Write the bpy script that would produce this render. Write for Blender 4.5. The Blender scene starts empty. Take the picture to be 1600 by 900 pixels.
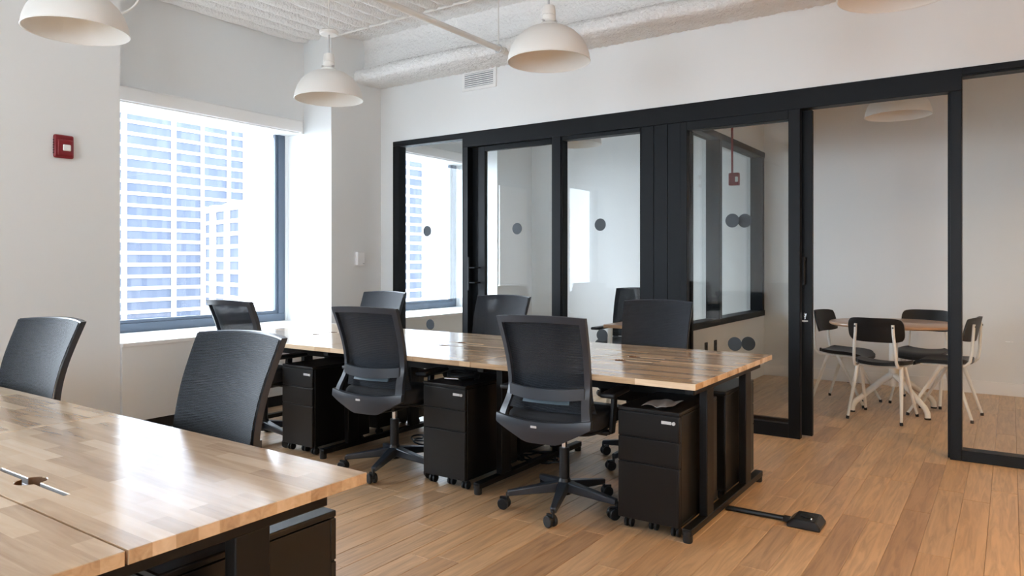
import bpy, bmesh, math, random
from mathutils import Vector, Matrix
random.seed(7)
S = bpy.context.scene
COL = S.collection
R = math.radians

# ------------------------------------------------------------------ camera, world, lights, exposure
cam_d = bpy.data.cameras.new('camera'); cam = bpy.data.objects.new('camera', cam_d); COL.objects.link(cam)
cam.location = (0, 0, 1.25); cam.rotation_euler = (R(90), 0, 0.60543)
cam_d.sensor_width = 36.0; cam_d.lens = 1126.6 / 1600 * 36.0; cam_d.shift_y = -40 / 1600
cam_d.clip_start = 0.05; cam_d.clip_end = 2000
S.camera = cam
S.view_settings.view_transform = 'Standard'; S.view_settings.look = 'None'
S.view_settings.gamma = 1.0; S.view_settings.use_curve_mapping = False
S.view_settings.exposure = 0.0
try:
    S.cycles.use_denoising = True
    S.cycles.max_bounces = 9; S.cycles.diffuse_bounces = 6; S.cycles.glossy_bounces = 4
    S.cycles.transparent_max_bounces = 24; S.cycles.sample_clamp_indirect = 8.0
    S.cycles.caustics_reflective = False; S.cycles.caustics_refractive = False
except Exception:
    pass
W = bpy.data.worlds.new('overcast_sky'); S.world = W; W.use_nodes = True
SKY = 17.0
bg = W.node_tree.nodes['Background']; bg.inputs[0].default_value = (0.89, 0.975, 1.07, 1); bg.inputs[1].default_value = SKY

def portal(name, loc, rot, sx, sy):
    l = bpy.data.lights.new(name, 'AREA'); l.shape = 'RECTANGLE'; l.size = sx; l.size_y = sy
    l.cycles.is_portal = True
    o = bpy.data.objects.new(name, l); COL.objects.link(o); o.location = loc; o.rotation_euler = rot
    return o
# daylight openings in the window wall (sampling portals in the real window openings; rows of windows go on behind the camera)
WINS = [(2.50, 4.66), (-0.55, 1.62), (5.58, 7.38), (-2.95, -1.45)]
for i, (a, b) in enumerate(WINS):
    portal('daylight_portal', (-6.10, (a + b) / 2, 1.62), (0, R(-90), 0), 1.95, b - a)
REAR = [(-2.80, -0.90), (0.60, 1.70)]  # unseen rear windows, added to bring more daylight into the room
for a, b in REAR:
    portal('daylight_portal', ((a + b) / 2, -3.12, 1.75), (R(-90), 0, 0), b - a, 1.85)
WARM = (1.0, 0.56, 0.19)

# ------------------------------------------------------------------ materials
def newmat(name):
    m = bpy.data.materials.new(name); m.use_nodes = True
    return m, m.node_tree.nodes, m.node_tree.links, m.node_tree.nodes['Principled BSDF']
def mat(name, col, rough=0.5, metal=0.0, spec=0.5, bump=0.0, bscale=200.0, coat=0.0):
    m, n, l, p = newmat(name)
    p.inputs['Base Color'].default_value = (*col, 1); p.inputs['Roughness'].default_value = rough
    p.inputs['Metallic'].default_value = metal; p.inputs['Specular IOR Level'].default_value = spec
    p.inputs['Coat Weight'].default_value = coat
    t = n.new('ShaderNodeTexNoise'); t.inputs['Scale'].default_value = bscale; t.inputs['Detail'].default_value = 3
    c = n.new('ShaderNodeTexCoord'); l.new(c.outputs['Object'], t.inputs['Vector'])
    if bump:
        b = n.new('ShaderNodeBump'); b.inputs['Strength'].default_value = bump; b.inputs['Distance'].default_value = 0.004 if bump < .8 else 0.016
        l.new(t.outputs['Fac'], b.inputs['Height']); l.new(b.outputs['Normal'], p.inputs['Normal'])
    else:
        mr = n.new('ShaderNodeMapRange'); mr.inputs['To Min'].default_value = max(0, rough - 0.03); mr.inputs['To Max'].default_value = min(1, rough + 0.03)
        l.new(t.outputs['Fac'], mr.inputs['Value']); l.new(mr.outputs['Result'], p.inputs['Roughness'])
    return m
M = {}
M['wall'] = mat('painted_plaster', (0.80, 0.815, 0.815), 0.65, bump=0.06, bscale=140)
M['trimwhite'] = mat('white_trim_paint', (0.84, 0.84, 0.83), 0.45)
M['spray'] = mat('sprayed_fireproofing', (0.86, 0.86, 0.85), 0.9, bump=0.9, bscale=42)
M['black'] = mat('black_powdercoat', (0.004, 0.0055, 0.0075), 0.45, spec=0.2)
M['blackwood'] = mat('black_stained_boards', (0.005, 0.007, 0.0095), 0.5, spec=0.2, bump=0.15, bscale=40)
M['winframe'] = mat('blue_grey_window_frame', (0.085, 0.115, 0.16), 0.45)
M['toe'] = mat('black_rubber_base', (0.012, 0.012, 0.012), 0.6)
M['plastic'] = mat('black_plastic', (0.009, 0.011, 0.014), 0.38, spec=0.4)
M['plasticsoft'] = mat('charcoal_plastic', (0.024, 0.031, 0.043), 0.33, spec=0.6)
M['fabric'] = mat('black_seat_fabric', (0.012, 0.013, 0.016), 0.9, bump=0.3, bscale=600)
M['steel'] = mat('black_desk_steel', (0.004, 0.004, 0.0045), 0.42, spec=0.25)
M['ped'] = mat('black_steel_cabinet', (0.005, 0.005, 0.0055), 0.34, spec=0.35)
M['chrome'] = mat('chrome', (0.75, 0.75, 0.76), 0.18, metal=1.0)
M['whitemetal'] = mat('white_enamel', (0.80, 0.785, 0.75), 0.35)
M['cream'] = mat('cream_steel', (0.78, 0.76, 0.70), 0.40)
M['shell'] = mat('black_veneer', (0.009, 0.008, 0.0075), 0.45, spec=0.3)
M['red'] = mat('red_alarm_plastic', (0.21, 0.006, 0.013), 0.38)
M['lens'] = mat('clear_strobe_lens', (0.85, 0.86, 0.85), 0.15)
M['label'] = mat('silver_label', (0.55, 0.56, 0.57), 0.35)
M['dot'] = mat('charcoal_vinyl', (0.035, 0.045, 0.055), 0.55)
M['paper'] = mat('grey_paper', (0.42, 0.40, 0.37), 0.6)
M['concrete'] = mat('pale_concrete', (0.40, 0.405, 0.41), 0.9, spec=0.1)
M['ground'] = mat('city_ground', (0.22, 0.22, 0.22), 0.9)
M['slot'] = mat('grey_aluminium_slot', (0.55, 0.55, 0.56), 0.35, metal=0.3)
M['holewood'] = mat('raw_wood_hole', (0.13, 0.06, 0.022), 0.6)
M['switch'] = mat('white_switch_plastic', (0.86, 0.86, 0.86), 0.4)
M['smoked'] = mat('smoke_grey_clip', (0.10, 0.14, 0.17), 0.3)

def bulbmat(strength):
    m, n, l, p = newmat('warm_bulb')
    p.inputs['Base Color'].default_value = (1, .9, .75, 1)
    p.inputs['Emission Color'].default_value = (*WARM, 1); p.inputs['Emission Strength'].default_value = strength
    return m
M['bulb'] = bulbmat(30)

def glassmat(name, tint=(0.97, 0.98, 0.98), ior=1.5, rough=0.0):
    m = bpy.data.materials.new(name); m.use_nodes = True
    n, l = m.node_tree.nodes, m.node_tree.links; n.clear()
    o = n.new('ShaderNodeOutputMaterial'); mx = n.new('ShaderNodeMixShader')
    t = n.new('ShaderNodeBsdfTransparent'); t.inputs[0].default_value = (*tint, 1)
    g = n.new('ShaderNodeBsdfGlossy'); g.inputs['Roughness'].default_value = rough
    f = n.new('ShaderNodeFresnel'); ge = n.new('ShaderNodeNewGeometry'); mr = n.new('ShaderNodeMapRange')   # same reflectance on both faces of a thin pane
    mr.inputs['To Min'].default_value = ior; mr.inputs['To Max'].default_value = 1/ior
    l.new(ge.outputs['Backfacing'], mr.inputs['Value']); l.new(mr.outputs['Result'], f.inputs['IOR'])
    l.new(f.outputs[0], mx.inputs[0]); l.new(t.outputs[0], mx.inputs[1]); l.new(g.outputs[0], mx.inputs[2]); l.new(mx.outputs[0], o.inputs[0])
    return m
M['glass'] = glassmat('clear_partition_glass', (0.965, 0.975, 0.975), 1.4)
M['winglass'] = glassmat('window_glass', (0.96, 0.975, 0.985))

def towerglass(name, c1, c2):
    m, n, l, p = newmat(name)
    c = n.new('ShaderNodeTexCoord'); w = n.new('ShaderNodeTexWhiteNoise'); w.noise_dimensions = '2D'
    mp = n.new('ShaderNodeMapping'); mp.inputs['Scale'].default_value = (1, 0.62, 0.2)
    oi = n.new('ShaderNodeObjectInfo'); add = n.new('ShaderNodeVectorMath'); add.operation = 'ADD'
    l.new(c.outputs['Object'], add.inputs[0]); l.new(oi.outputs['Location'], add.inputs[1])
    l.new(add.outputs[0], mp.inputs[0]); fl = n.new('ShaderNodeVectorMath'); fl.operation = 'FLOOR'
    l.new(mp.outputs[0], fl.inputs[0])
    sep = n.new('ShaderNodeSeparateXYZ'); l.new(fl.outputs[0], sep.inputs[0])
    cmb = n.new('ShaderNodeCombineXYZ'); l.new(sep.outputs[1], cmb.inputs[0]); l.new(oi.outputs['Random'], cmb.inputs[1])
    l.new(cmb.outputs[0], w.inputs['Vector'])
    r = n.new('ShaderNodeValToRGB'); r.color_ramp.elements[0].color = (*c1, 1); r.color_ramp.elements[1].color = (*c2, 1)
    l.new(w.outputs['Value'], r.inputs[0]); l.new(r.outputs[0], p.inputs['Base Color'])
    p.inputs['Roughness'].default_value = 0.5; p.inputs['Specular IOR Level'].default_value = 0.05
    return m
M['tglass'] = towerglass('tower_glass', (0.050, 0.060, 0.084), (0.068, 0.078, 0.102))
M['tglasswashed'] = towerglass('washed_out_tower_glass', (0.17, 0.175, 0.185), (0.2, 0.205, 0.21))  # overexposed wash of the distant panes put into their colour

def meshmat():
    m = bpy.data.materials.new('black_mesh_fabric'); m.use_nodes = True
    n, l = m.node_tree.nodes, m.node_tree.links; p = n['Principled BSDF']
    p.inputs['Base Color'].default_value = (0.013, 0.017, 0.024, 1); p.inputs['Roughness'].default_value = 0.6; p.inputs['Specular IOR Level'].default_value = 0.3
    o = n['Material Output']; t = n.new('ShaderNodeBsdfTransparent'); mx = n.new('ShaderNodeMixShader')
    c = n.new('ShaderNodeTexCoord'); wv = n.new('ShaderNodeTexWave'); wv.bands_direction = 'Z'; wv.inputs['Scale'].default_value = 60
    wv.inputs['Distortion'].default_value = 0.5; l.new(c.outputs['Object'], wv.inputs['Vector'])
    mr = n.new('ShaderNodeMapRange'); mr.inputs['To Min'].default_value = 0.78; mr.inputs['To Max'].default_value = 0.93
    l.new(wv.outputs['Fac'], mr.inputs['Value']); l.new(mr.outputs['Result'], mx.inputs[0])
    l.new(t.outputs[0], mx.inputs[1]); l.new(p.outputs[0], mx.inputs[2]); l.new(mx.outputs[0], o.inputs[0])
    return m
M['mesh'] = meshmat()

def woodtop(name, rough=0.17):
    """finger-jointed butcher block: staves along X"""
    m, n, l, p = newmat(name)
    c = n.new('ShaderNodeTexCoord'); oi = n.new('ShaderNodeObjectInfo')
    sc = n.new('ShaderNodeVectorMath'); sc.operation = 'SCALE'; sc.inputs['Scale'].default_value = 7.3; l.new(oi.outputs['Location'], sc.inputs[0])
    ad = n.new('ShaderNodeVectorMath'); ad.operation = 'ADD'; l.new(c.outputs['Object'], ad.inputs[0]); l.new(sc.outputs[0], ad.inputs[1])
    br = n.new('ShaderNodeTexBrick'); br.offset = 0.37; br.squash = 1.0
    br.inputs['Scale'].default_value = 1; br.inputs['Brick Width'].default_value = 0.34; br.inputs['Row Height'].default_value = 0.047
    br.inputs['Mortar Size'].default_value = 0.0; br.inputs['Bias'].default_value = 0.0
    br.inputs['Color1'].default_value = (0, 0, 0, 1); br.inputs['Color2'].default_value = (1, 1, 1, 1)
    l.new(ad.outputs[0], br.inputs['Vector'])
    mp = n.new('ShaderNodeMapping'); mp.inputs['Scale'].default_value = (2.2, 26, 26); l.new(ad.outputs[0], mp.inputs[0])
    ns = n.new('ShaderNodeTexNoise'); ns.inputs['Scale'].default_value = 1.6; ns.inputs['Detail'].default_value = 6; ns.inputs['Distortion'].default_value = 1.0
    l.new(mp.outputs[0], ns.inputs['Vector'])
    mx = n.new('ShaderNodeMath'); mx.operation = 'MULTIPLY_ADD'; mx.inputs[1].default_value = 0.55
    sep = n.new('ShaderNodeSeparateColor'); l.new(br.outputs['Color'], sep.inputs[0])
    ml = n.new('ShaderNodeMath'); ml.operation = 'MULTIPLY'; ml.inputs[1].default_value = 0.5
    l.new(sep.outputs[0], ml.inputs[0]); l.new(ns.outputs['Fac'], mx.inputs[0]); l.new(ml.outputs[0], mx.inputs[2])
    r = n.new('ShaderNodeValToRGB'); e = r.color_ramp.elements
    e[0].position = 0.12; e[0].color = (0.30, 0.18, 0.095, 1); e[1].position = 0.85; e[1].color = (0.75, 0.59, 0.42, 1)
    x = e.new(0.5); x.color = (0.60, 0.435, 0.275, 1)
    l.new(mx.outputs[0], r.inputs[0]); l.new(r.outputs[0], p.inputs['Base Color'])
    p.inputs['Roughness'].default_value = rough; p.inputs['Specular IOR Level'].default_value = 0.35
    p.inputs['Coat Weight'].default_value = 0.65; p.inputs['Coat Roughness'].default_value = 0.15; p.inputs['Coat IOR'].default_value = 1.5
    return m
M['desk'] = woodtop('rubberwood_butcher_block')
M['tabletop'] = mat('oak_veneer', (0.40, 0.235, 0.13), 0.3, coat=0.2)

def floormat(name, island):
    m, n, l, p = newmat(name)
    c = n.new('ShaderNodeTexCoord'); oi = n.new('ShaderNodeObjectInfo'); ge = n.new('ShaderNodeNewGeometry')
    rnd = ge.outputs['Random Per Island'] if island else oi.outputs['Random']
    off = n.new('ShaderNodeMath'); off.operation = 'MULTIPLY'; off.inputs[1].default_value = 37.0; l.new(rnd, off.inputs[0])
    ad = n.new('ShaderNodeVectorMath'); ad.operation = 'ADD'; l.new(c.outputs['Object'], ad.inputs[0])
    cb = n.new('ShaderNodeCombineXYZ'); l.new(off.outputs[0], cb.inputs[0]); l.new(off.outputs[0], cb.inputs[1]); l.new(cb.outputs[0], ad.inputs[1])
    mp = n.new('ShaderNodeMapping'); mp.inputs['Scale'].default_value = (22, 1.8, 22); l.new(ad.outputs[0], mp.inputs[0])
    ns = n.new('ShaderNodeTexNoise'); ns.inputs['Scale'].default_value = 1.5; ns.inputs['Detail'].default_value = 7; ns.inputs['Distortion'].default_value = 1.3
    l.new(mp.outputs[0], ns.inputs['Vector'])
    r = n.new('ShaderNodeValToRGB'); e = r.color_ramp.elements
    e[0].position = 0.0; e[0].color = (0.42, 0.26, 0.14, 1); e[1].position = 1.0; e[1].color = (0.66, 0.455, 0.265, 1)
    for pos, cc in ((0.2, (0.58, 0.38, 0.205)), (0.4, (0.50, 0.335, 0.195)), (0.6, (0.63, 0.425, 0.24)), (0.8, (0.55, 0.355, 0.19))):
        k = e.new(pos); k.color = (*cc, 1)
    l.new(rnd, r.inputs[0])
    g = n.new('ShaderNodeValToRGB'); q = g.color_ramp.elements
    q[0].position = 0.25; q[0].color = (0.62, 0.58, 0.55, 1); q[1].position = 0.62; q[1].color = (1.06, 1.05, 1.04, 1)
    l.new(ns.outputs['Fac'], g.inputs[0])
    mu = n.new('ShaderNodeMix'); mu.data_type = 'RGBA'; mu.blend_type = 'MULTIPLY'; mu.inputs[0].default_value = 1.0
    l.new(r.outputs[0], mu.inputs[6]); l.new(g.outputs[0], mu.inputs[7]); l.new(mu.outputs[2], p.inputs['Base Color'])
    p.inputs['Roughness'].default_value = 0.46; p.inputs['Specular IOR Level'].default_value = 1.0; p.inputs['Coat Weight'].default_value = 0.5; p.inputs['Coat Roughness'].default_value = 0.42
    b = n.new('ShaderNodeBump'); b.inputs['Strength'].default_value = 0.08; b.inputs['Distance'].default_value = 0.002
    l.new(ns.outputs['Fac'], b.inputs['Height']); l.new(b.outputs['Normal'], p.inputs['Normal'])
    return m
M['plank'] = floormat('oak_floor_plank', False); M['plankstuff'] = floormat('oak_floor_planks_far', True)
M['subfloor'] = mat('dark_subfloor', (0.05, 0.035, 0.025), 0.9)

# ------------------------------------------------------------------ mesh helpers
class MB:
    def __init__(s): s.bm = bmesh.new()
    def box(s, x0, y0, z0, x1, y1, z1):
        v = [s.bm.verts.new(p) for p in ((x0,y0,z0),(x1,y0,z0),(x1,y1,z0),(x0,y1,z0),(x0,y0,z1),(x1,y0,z1),(x1,y1,z1),(x0,y1,z1))]
        for f in ((3,2,1,0),(4,5,6,7),(0,1,5,4),(1,2,6,5),(2,3,7,6),(3,0,4,7)): s.bm.faces.new([v[i] for i in f])
        return s
    def bar(s, p0, p1, w0, h0, w1=None, h1=None, up=(0,0,1)):
        """rectangular bar from p0 to p1 (width x height), optionally tapering"""
        w1 = w0 if w1 is None else w1; h1 = h0 if h1 is None else h1
        p0, p1 = Vector(p0), Vector(p1); d = (p1-p0).normalized(); up = Vector(up)
        if abs(d.dot(up)) > 0.98: up = Vector((0,1,0))
        a = d.cross(up).normalized(); b = a.cross(d).normalized(); vs = []
        for p, w, h in ((p0,w0,h0),(p1,w1,h1)):
            vs.append([s.bm.verts.new(p + a*sx*w/2 + b*sy*h/2) for sx, sy in ((-1,-1),(1,-1),(1,1),(-1,1))])
        s.bm.faces.new(vs[0][::-1]); s.bm.faces.new(vs[1])
        for i in range(4):
            j = (i+1) % 4; s.bm.faces.new((vs[0][i], vs[0][j], vs[1][j], vs[1][i]))
        return s
    def tube(s, pts, r, seg=10, closed=False):
        pts = [Vector(p) for p in pts]; rs = r if isinstance(r, (list, tuple)) else [r]*len(pts)
        rings = []; prev = None
        for i, p in enumerate(pts):
            d = (pts[min(i+1,len(pts)-1)] - pts[max(i-1,0)]).normalized()
            if prev is None:
                a = d.cross(Vector((0,0,1)))
                if a.length < 0.05: a = d.cross(Vector((0,1,0)))
                a.normalize()
            else:
                a = (prev - d*prev.dot(d)).normalized()
            prev = a; b = d.cross(a)
            rings.append([s.bm.verts.new(p + (a*math.cos(2*math.pi*k/seg) + b*math.sin(2*math.pi*k/seg))*rs[i]) for k in range(seg)])
        for i in range(len(rings)-1):
            for k in range(seg):
                j = (k+1) % seg; s.bm.faces.new((rings[i][k], rings[i][j], rings[i+1][j], rings[i+1][k]))
        s.bm.faces.new(rings[0][::-1]); s.bm.faces.new(rings[-1])
        return s
    def lathe(s, prof, seg=40, c=(0,0,0)):
        """profile of (radius, z) round the vertical axis"""
        c = Vector(c); rings = []
        for r, z in prof:
            if r < 1e-6: rings.append([s.bm.verts.new(c + Vector((0,0,z)))])
            else: rings.append([s.bm.verts.new(c + Vector((r*math.cos(2*math.pi*k/seg), r*math.sin(2*math.pi*k/seg), z))) for k in range(seg)])
        for A, B in zip(rings, rings[1:]):
            for k in range(seg):
                j = (k+1) % seg
                q = [A[k % len(A)], A[j % len(A)], B[j % len(B)], B[k % len(B)]]
                q = list(dict.fromkeys(q))
                if len(q) > 2: s.bm.faces.new(q)
        return s
    def prism(s, poly, a0, a1, axis='y'):
        def P(u, v, a): return {'y': (u, a, v), 'x': (a, u, v), 'z': (u, v, a)}[axis]
        A = [s.bm.verts.new(P(u, v, a0)) for u, v in poly]; B = [s.bm.verts.new(P(u, v, a1)) for u, v in poly]
        s.bm.faces.new(A[::-1]); s.bm.faces.new(B)
        for i in range(len(poly)):
            j = (i+1) % len(poly); s.bm.faces.new((A[i], A[j], B[j], B[i]))
        return s
    def sheet(s, f, nu, nv, th):
        """curved sheet f(u,v) for u,v in 0..1, thickened by the vector th"""
        th = Vector(th); G = []
        for off in (Vector((0,0,0)), th):
            G.append([[s.bm.verts.new(Vector(f(i/nu, j/nv)) + off) for j in range(nv+1)] for i in range(nu+1)])
        for g in G:
            for i in range(nu):
                for j in range(nv):
                    s.bm.faces.new((g[i][j], g[i+1][j], g[i+1][j+1], g[i][j+1]))
        A, B = G
        for i in range(nu):
            s.bm.faces.new((A[i][0], A[i+1][0], B[i+1][0], B[i][0])); s.bm.faces.new((A[i][nv], A[i+1][nv], B[i+1][nv], B[i][nv]))
        for j in range(nv):
            s.bm.faces.new((A[0][j], A[0][j+1], B[0][j+1], B[0][j])); s.bm.faces.new((A[nu][j], A[nu][j+1], B[nu][j+1], B[nu][j]))
        return s
    def mesh(s, name, m, smooth=35):
        bmesh.ops.recalc_face_normals(s.bm, faces=s.bm.faces)
        me = bpy.data.meshes.new(name); s.bm.to_mesh(me); s.bm.free()
        me.materials.append(M[m] if isinstance(m, str) else m)
        if smooth:
            me.shade_smooth(); me.set_sharp_from_angle(angle=R(smooth))
        return me
    def build(s, name, m, parent=None, bevel=0.0, smooth=35, seg=2):
        o = bpy.data.objects.new(name, s.mesh(name, m, smooth)); COL.objects.link(o)
        if parent is not None: o.parent = parent
        if bevel:
            b = o.modifiers.new('bevel', 'BEVEL'); b.width = bevel; b.segments = seg; b.limit_method = 'ANGLE'; b.angle_limit = R(40)
        return o
def tag(o, label, cat, group=None, kind=None):
    o['label'] = label; o['category'] = cat
    if group: o['group'] = group
    if kind: o['kind'] = kind
    return o
def thing(name, label, cat, loc=(0,0,0), rz=0.0, group=None):
    o = bpy.data.objects.new(name, None); COL.objects.link(o); o.location = loc; o.rotation_euler = (0,0,rz)
    o.empty_display_size = 0.1
    return tag(o, label, cat, group)
def struct(o, label):
    o['kind'] = 'structure'; o['label'] = label; return o
def dup(root, loc, rz=0.0, label=None):
    def cp(o, parent):
        c = o.copy(); COL.objects.link(c)
        if parent is not None: c.parent = parent
        for ch in kids[o.name]: cp(ch, c)
        return c
    kids = {}
    def walk(o):
        kids[o.name] = list(o.children)
        for ch in o.children: walk(ch)
    walk(root)
    r = cp(root, None); r.location = loc; r.rotation_euler = (0,0,rz)
    if label: r['label'] = label
    return r
def boxes(*bs):
    b = MB()
    for x in bs: b.box(*x)
    return b
def parent_empty_struct(name, label):
    o = bpy.data.objects.new(name, None); COL.objects.link(o); o.empty_display_size = 0.1
    return struct(o, label)

# ------------------------------------------------------------------ room shell
XR, YB, YP, YE = 3.2, -3.0, 5.35, 8.2          # right wall, wall behind the camera, glass partition, end wall
CH = 3.5
fl = struct(boxes((-6.2, YB-.1, -0.12, XR+.1, YE+.1, -0.012)).build('floor', 'subfloor'), 'oak plank floor running through the office and meeting rooms')
# planks run along Y
PW = 0.12
lens = [0.55, 0.8, 1.05, 1.3, 1.6]
def plank_bm(L, b=None, ox=0, oy=0):
    b = b or MB(); w = PW - 0.0012; h = w/2; e = 0.0024
    def ring(x0, x1, y0, y1, z): return [b.bm.verts.new((ox+x, oy+y, z)) for x, y in ((x0,y0),(x1,y0),(x1,y1),(x0,y1))]
    A = ring(-h, h, 0, L-.0012, -0.012); B = ring(-h, h, 0, L-.0012, -0.0016); C = ring(-h+e, h-e, e, L-.0012-e, 0)
    for P, Q in ((A,B),(B,C)):
        for i in range(4):
            j = (i+1) % 4; b.bm.faces.new((P[i], P[j], Q[j], Q[i]))
    b.bm.faces.new(C)
    return b
CY, SY = math.cos(0.60543), math.sin(0.60543)
def shows(x, y, L):
    a = 0
    for t in (0.1, 0.5, 0.9):
        yy = y + L*t; cz = -SY*x + CY*yy; cx = CY*x + SY*yy
        if cz < 0.8: continue
        px = 800 + 1126.6*cx/cz; py = 410 + 1126.6*1.25/cz
        if -40 < px < 1640 and py < 930:
            hid = (px < 570 and py > 600 + px*0.24)
            a += (0.15 if hid else 1.0)/cz**3 * L
    return a
planks = []
x = -5.25 + PW/2
while x < XR:
    y = YB + random.random()*-1.0
    while y < YE:
        L = random.choice(lens); y0 = max(y, YB); y1 = min(y+L, YE)
        if y1 - y0 > 0.05: planks.append((shows(x, y0, y1-y0), x, y0, y1-y0))
        y += L
    x += PW
planks.sort(reverse=True)
pm = {}
rest = MB()
for i, (a, x, y, L) in enumerate(planks):
    if i < 300:
        k = round(L, 3)
        if k not in pm: pm[k] = plank_bm(k).mesh('plank', 'plank', 0)
        o = bpy.data.objects.new('plank', pm[k]); COL.objects.link(o); o.location = (x, y, 0); o.parent = fl
    else:
        plank_bm(L, rest, x, y)
o = rest.build('planks', 'plankstuff', fl, smooth=0); o['kind'] = 'stuff'

# window wall: piers, bulkheads above and radiator covers below the windows
XW = -6.0
def wall(name, label, *bs, m='wall'): return struct(boxes(*bs).build(name, m), label)
wall('wall_left_pier', 'broad white wall pier left of the window carrying the red alarm', (-6.2, 1.70, 0, -5.27, 2.66, CH))
wall('wall_corner_pier', 'white wall pier between the window and the glass partition', (-6.2, 4.69, 0, -5.35, 5.55, CH))
wall('wall_far_pier', 'white wall pier inside the glass-walled meeting room', (-6.2, 7.40, 0, -5.35, YE, CH))
wall('wall_rear_pier', 'white wall pier behind the camera', (-6.2, -1.40, 0, -5.27, -0.60, CH))
wall('wall_left', 'white wall above and below the windows',
     *[(-6.2, a, 2.52, -5.75, b, CH) for a, b in ((2.66, 4.69), (-0.60, 1.70), (5.55, 7.40), (YB, -1.40))],
     *[(-6.2, a, 0, -5.95, b, 0.62) for a, b in ((2.66, 4.69), (-0.60, 1.70), (5.55, 7.40), (YB, -1.40))])
for i, (a, b) in enumerate(((2.66, 4.69), (5.55, 7.40), (-0.60, 1.70), (YB, -1.40))):
    z = 0.668
    t = struct(MB().box(-6.12, a+.004, z-.03, -5.235, b-.004, z).build('trim_%d' % (i+1), 'trimwhite', bevel=.003), 'white window sill')
    wall('wall_sill_%d' % (i+1), 'grey-white radiator cover under the window sill', (-5.95, a+.006, 0.09, -5.25, b-.004, z-.03))
    struct(boxes((-5.93, a+.006, 0, -5.28, b-.004, 0.09)).build('baseboard_left_%d' % (i+1), 'toe'), 'black recessed toe kick under the sill')
wall('wall_left_strip', 'white wall strip left of the black glass partition', (-5.35, YP, 0, -5.169, YP+.12, CH))
wall('wall_back', 'white wall above the black glass partition', (-5.169, YP, 2.475, XR, YP+.12, CH))
wall('wall_end', 'white end wall of the meeting rooms', (-5.35, YE, 0, XR, YE+.1, CH))
wall('wall_right', 'white wall at the right end of the office', (XR, YB, 0, XR+.1, YE, CH))
_xs = [-5.95] + [v for ab in REAR for v in ab] + [XR]
wall('wall_rear', 'white wall with added window openings behind the camera', (-5.95, YB-.1, 0, XR, YB, .82), (-5.95, YB-.1, 2.68, XR, YB, CH),
     *[(_xs[i], YB-.1, .82, _xs[i+1], YB, 2.68) for i in range(0, len(_xs), 2)])
wall('ceiling_meeting', 'white plaster ceiling of the meeting rooms', (-6.2, YP+.12, CH-.02, XR, YE, CH+.1))
struct(boxes((-2.26, YE-.015, 0, XR, YE, 0.12)).build('baseboard_end', 'trimwhite', bevel=.003), 'white baseboard on the meeting room end wall')

# windows in the window wall
def window(n, y0, y1, label):
    e = parent_empty_struct('window_%d' % n, label)
    z0, z1, f = 0.668, 2.60, 0.075
    for nm, b in (('frame_rail', (-6.08, y0, z0, -6.0, y1, z0+f)), ('frame_rail', (-6.08, y0, z1-f, -6.0, y1, z1)),
                  ('frame_stile', (-6.08, y0, z0+f, -6.0, y0+f, z1-f)), ('frame_stile', (-6.08, y1-f, z0+f, -6.0, y1, z1-f))):
        boxes(b).build(nm, 'winframe', e, bevel=.004)
    i = 0.03
    for nm, b in (('inner_bead', (-6.05, y0+f, z0+f, -6.015, y1-f, z0+f+i)), ('inner_bead', (-6.05, y1-f-i, z0+f+i, -6.015, y1-f, z1-f)),
                  ('inner_bead', (-6.05, y0+f, z0+f+i, -6.015, y0+f+i, z1-f))):
        boxes(b).build(nm, 'winframe', e, bevel=.003)
    boxes((-6.045, y0+f, z0+f, -6.037, y1-f, z1-f)).build('pane', 'winglass', e)
    return e
window(1, WINS[0][0], WINS[0][1], 'large office window with blue-grey frame looking out on towers')
window(2, WINS[2][0], WINS[2][1], 'window of the glass-walled meeting room seen through the partition')
window(3, WINS[1][0], WINS[1][1], 'office window left of the camera')
window(4, WINS[3][0], WINS[3][1], 'office window behind the camera')
for k, (a, b) in enumerate(REAR):
    e = parent_empty_struct('window_%d' % (20+k), 'added window in the wall behind the camera for extra daylight')
    for nm, q in (('frame_rail', (a, YB-.09, .82, b, YB-.02, .88)), ('frame_rail', (a, YB-.09, 2.62, b, YB-.02, 2.68)), ('transom', (a+.06, YB-.09, 2.30, b-.06, YB-.02, 2.36)),
                  ('frame_stile', (a, YB-.09, .88, a+.06, YB-.02, 2.62)), ('frame_stile', (b-.06, YB-.09, .88, b, YB-.02, 2.62))):
        boxes(q).build(nm, 'black', e, bevel=.003)
    boxes((a+.06, YB-.06, .88, b-.06, YB-.052, 2.30)).build('pane', 'winglass', e)
    boxes((a+.06, YB-.06, 2.36, b-.06, YB-.052, 2.62)).build('pane', 'winglass', e)
# light jamb strips between window frame and piers
wall('wall_jamb', 'white jamb between window frame and pier', (-6.1, 4.66, .668, -5.99, 4.69, 2.52), (-6.1, 7.38, .668, -5.99, 7.40, 2.52))

# ------------------------------------------------------------------ ceiling: sprayed ribbed deck
def ribz(x):
    t = ((x + 100) % 0.165)/0.165
    k = 0.5 - 0.5*math.cos(2*math.pi*t); k = k*k*(3-2*k)
    return CH - 0.115*k
def deck():
    nx, ny = int((XR+5.75)/0.0206), 150
    vs, fs = [], []
    for j in range(ny+1):
        y = YB + (5.14-YB)*j/ny
        fade = min(1, max(0, (5.0-y)/0.45))
        for i in range(nx+1):
            x = -5.75 + (XR+5.75)*i/nx
            vs.append((x, y, ribz(x)*fade + (CH-.03)*(1-fade) + random.uniform(-.006, .006)))
    for j in range(ny):
        for i in range(nx):
            a = j*(nx+1)+i; fs.append((a, a+nx+1, a+nx+2, a+1))
    me = bpy.data.meshes.new('ceiling'); me.from_pydata(vs, [], fs); me.materials.append(M['spray']); me.shade_smooth()
    o = bpy.data.objects.new('ceiling', me); COL.objects.link(o); return struct(o, 'white sprayed ceiling with corrugated ribs')
deck()
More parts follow.
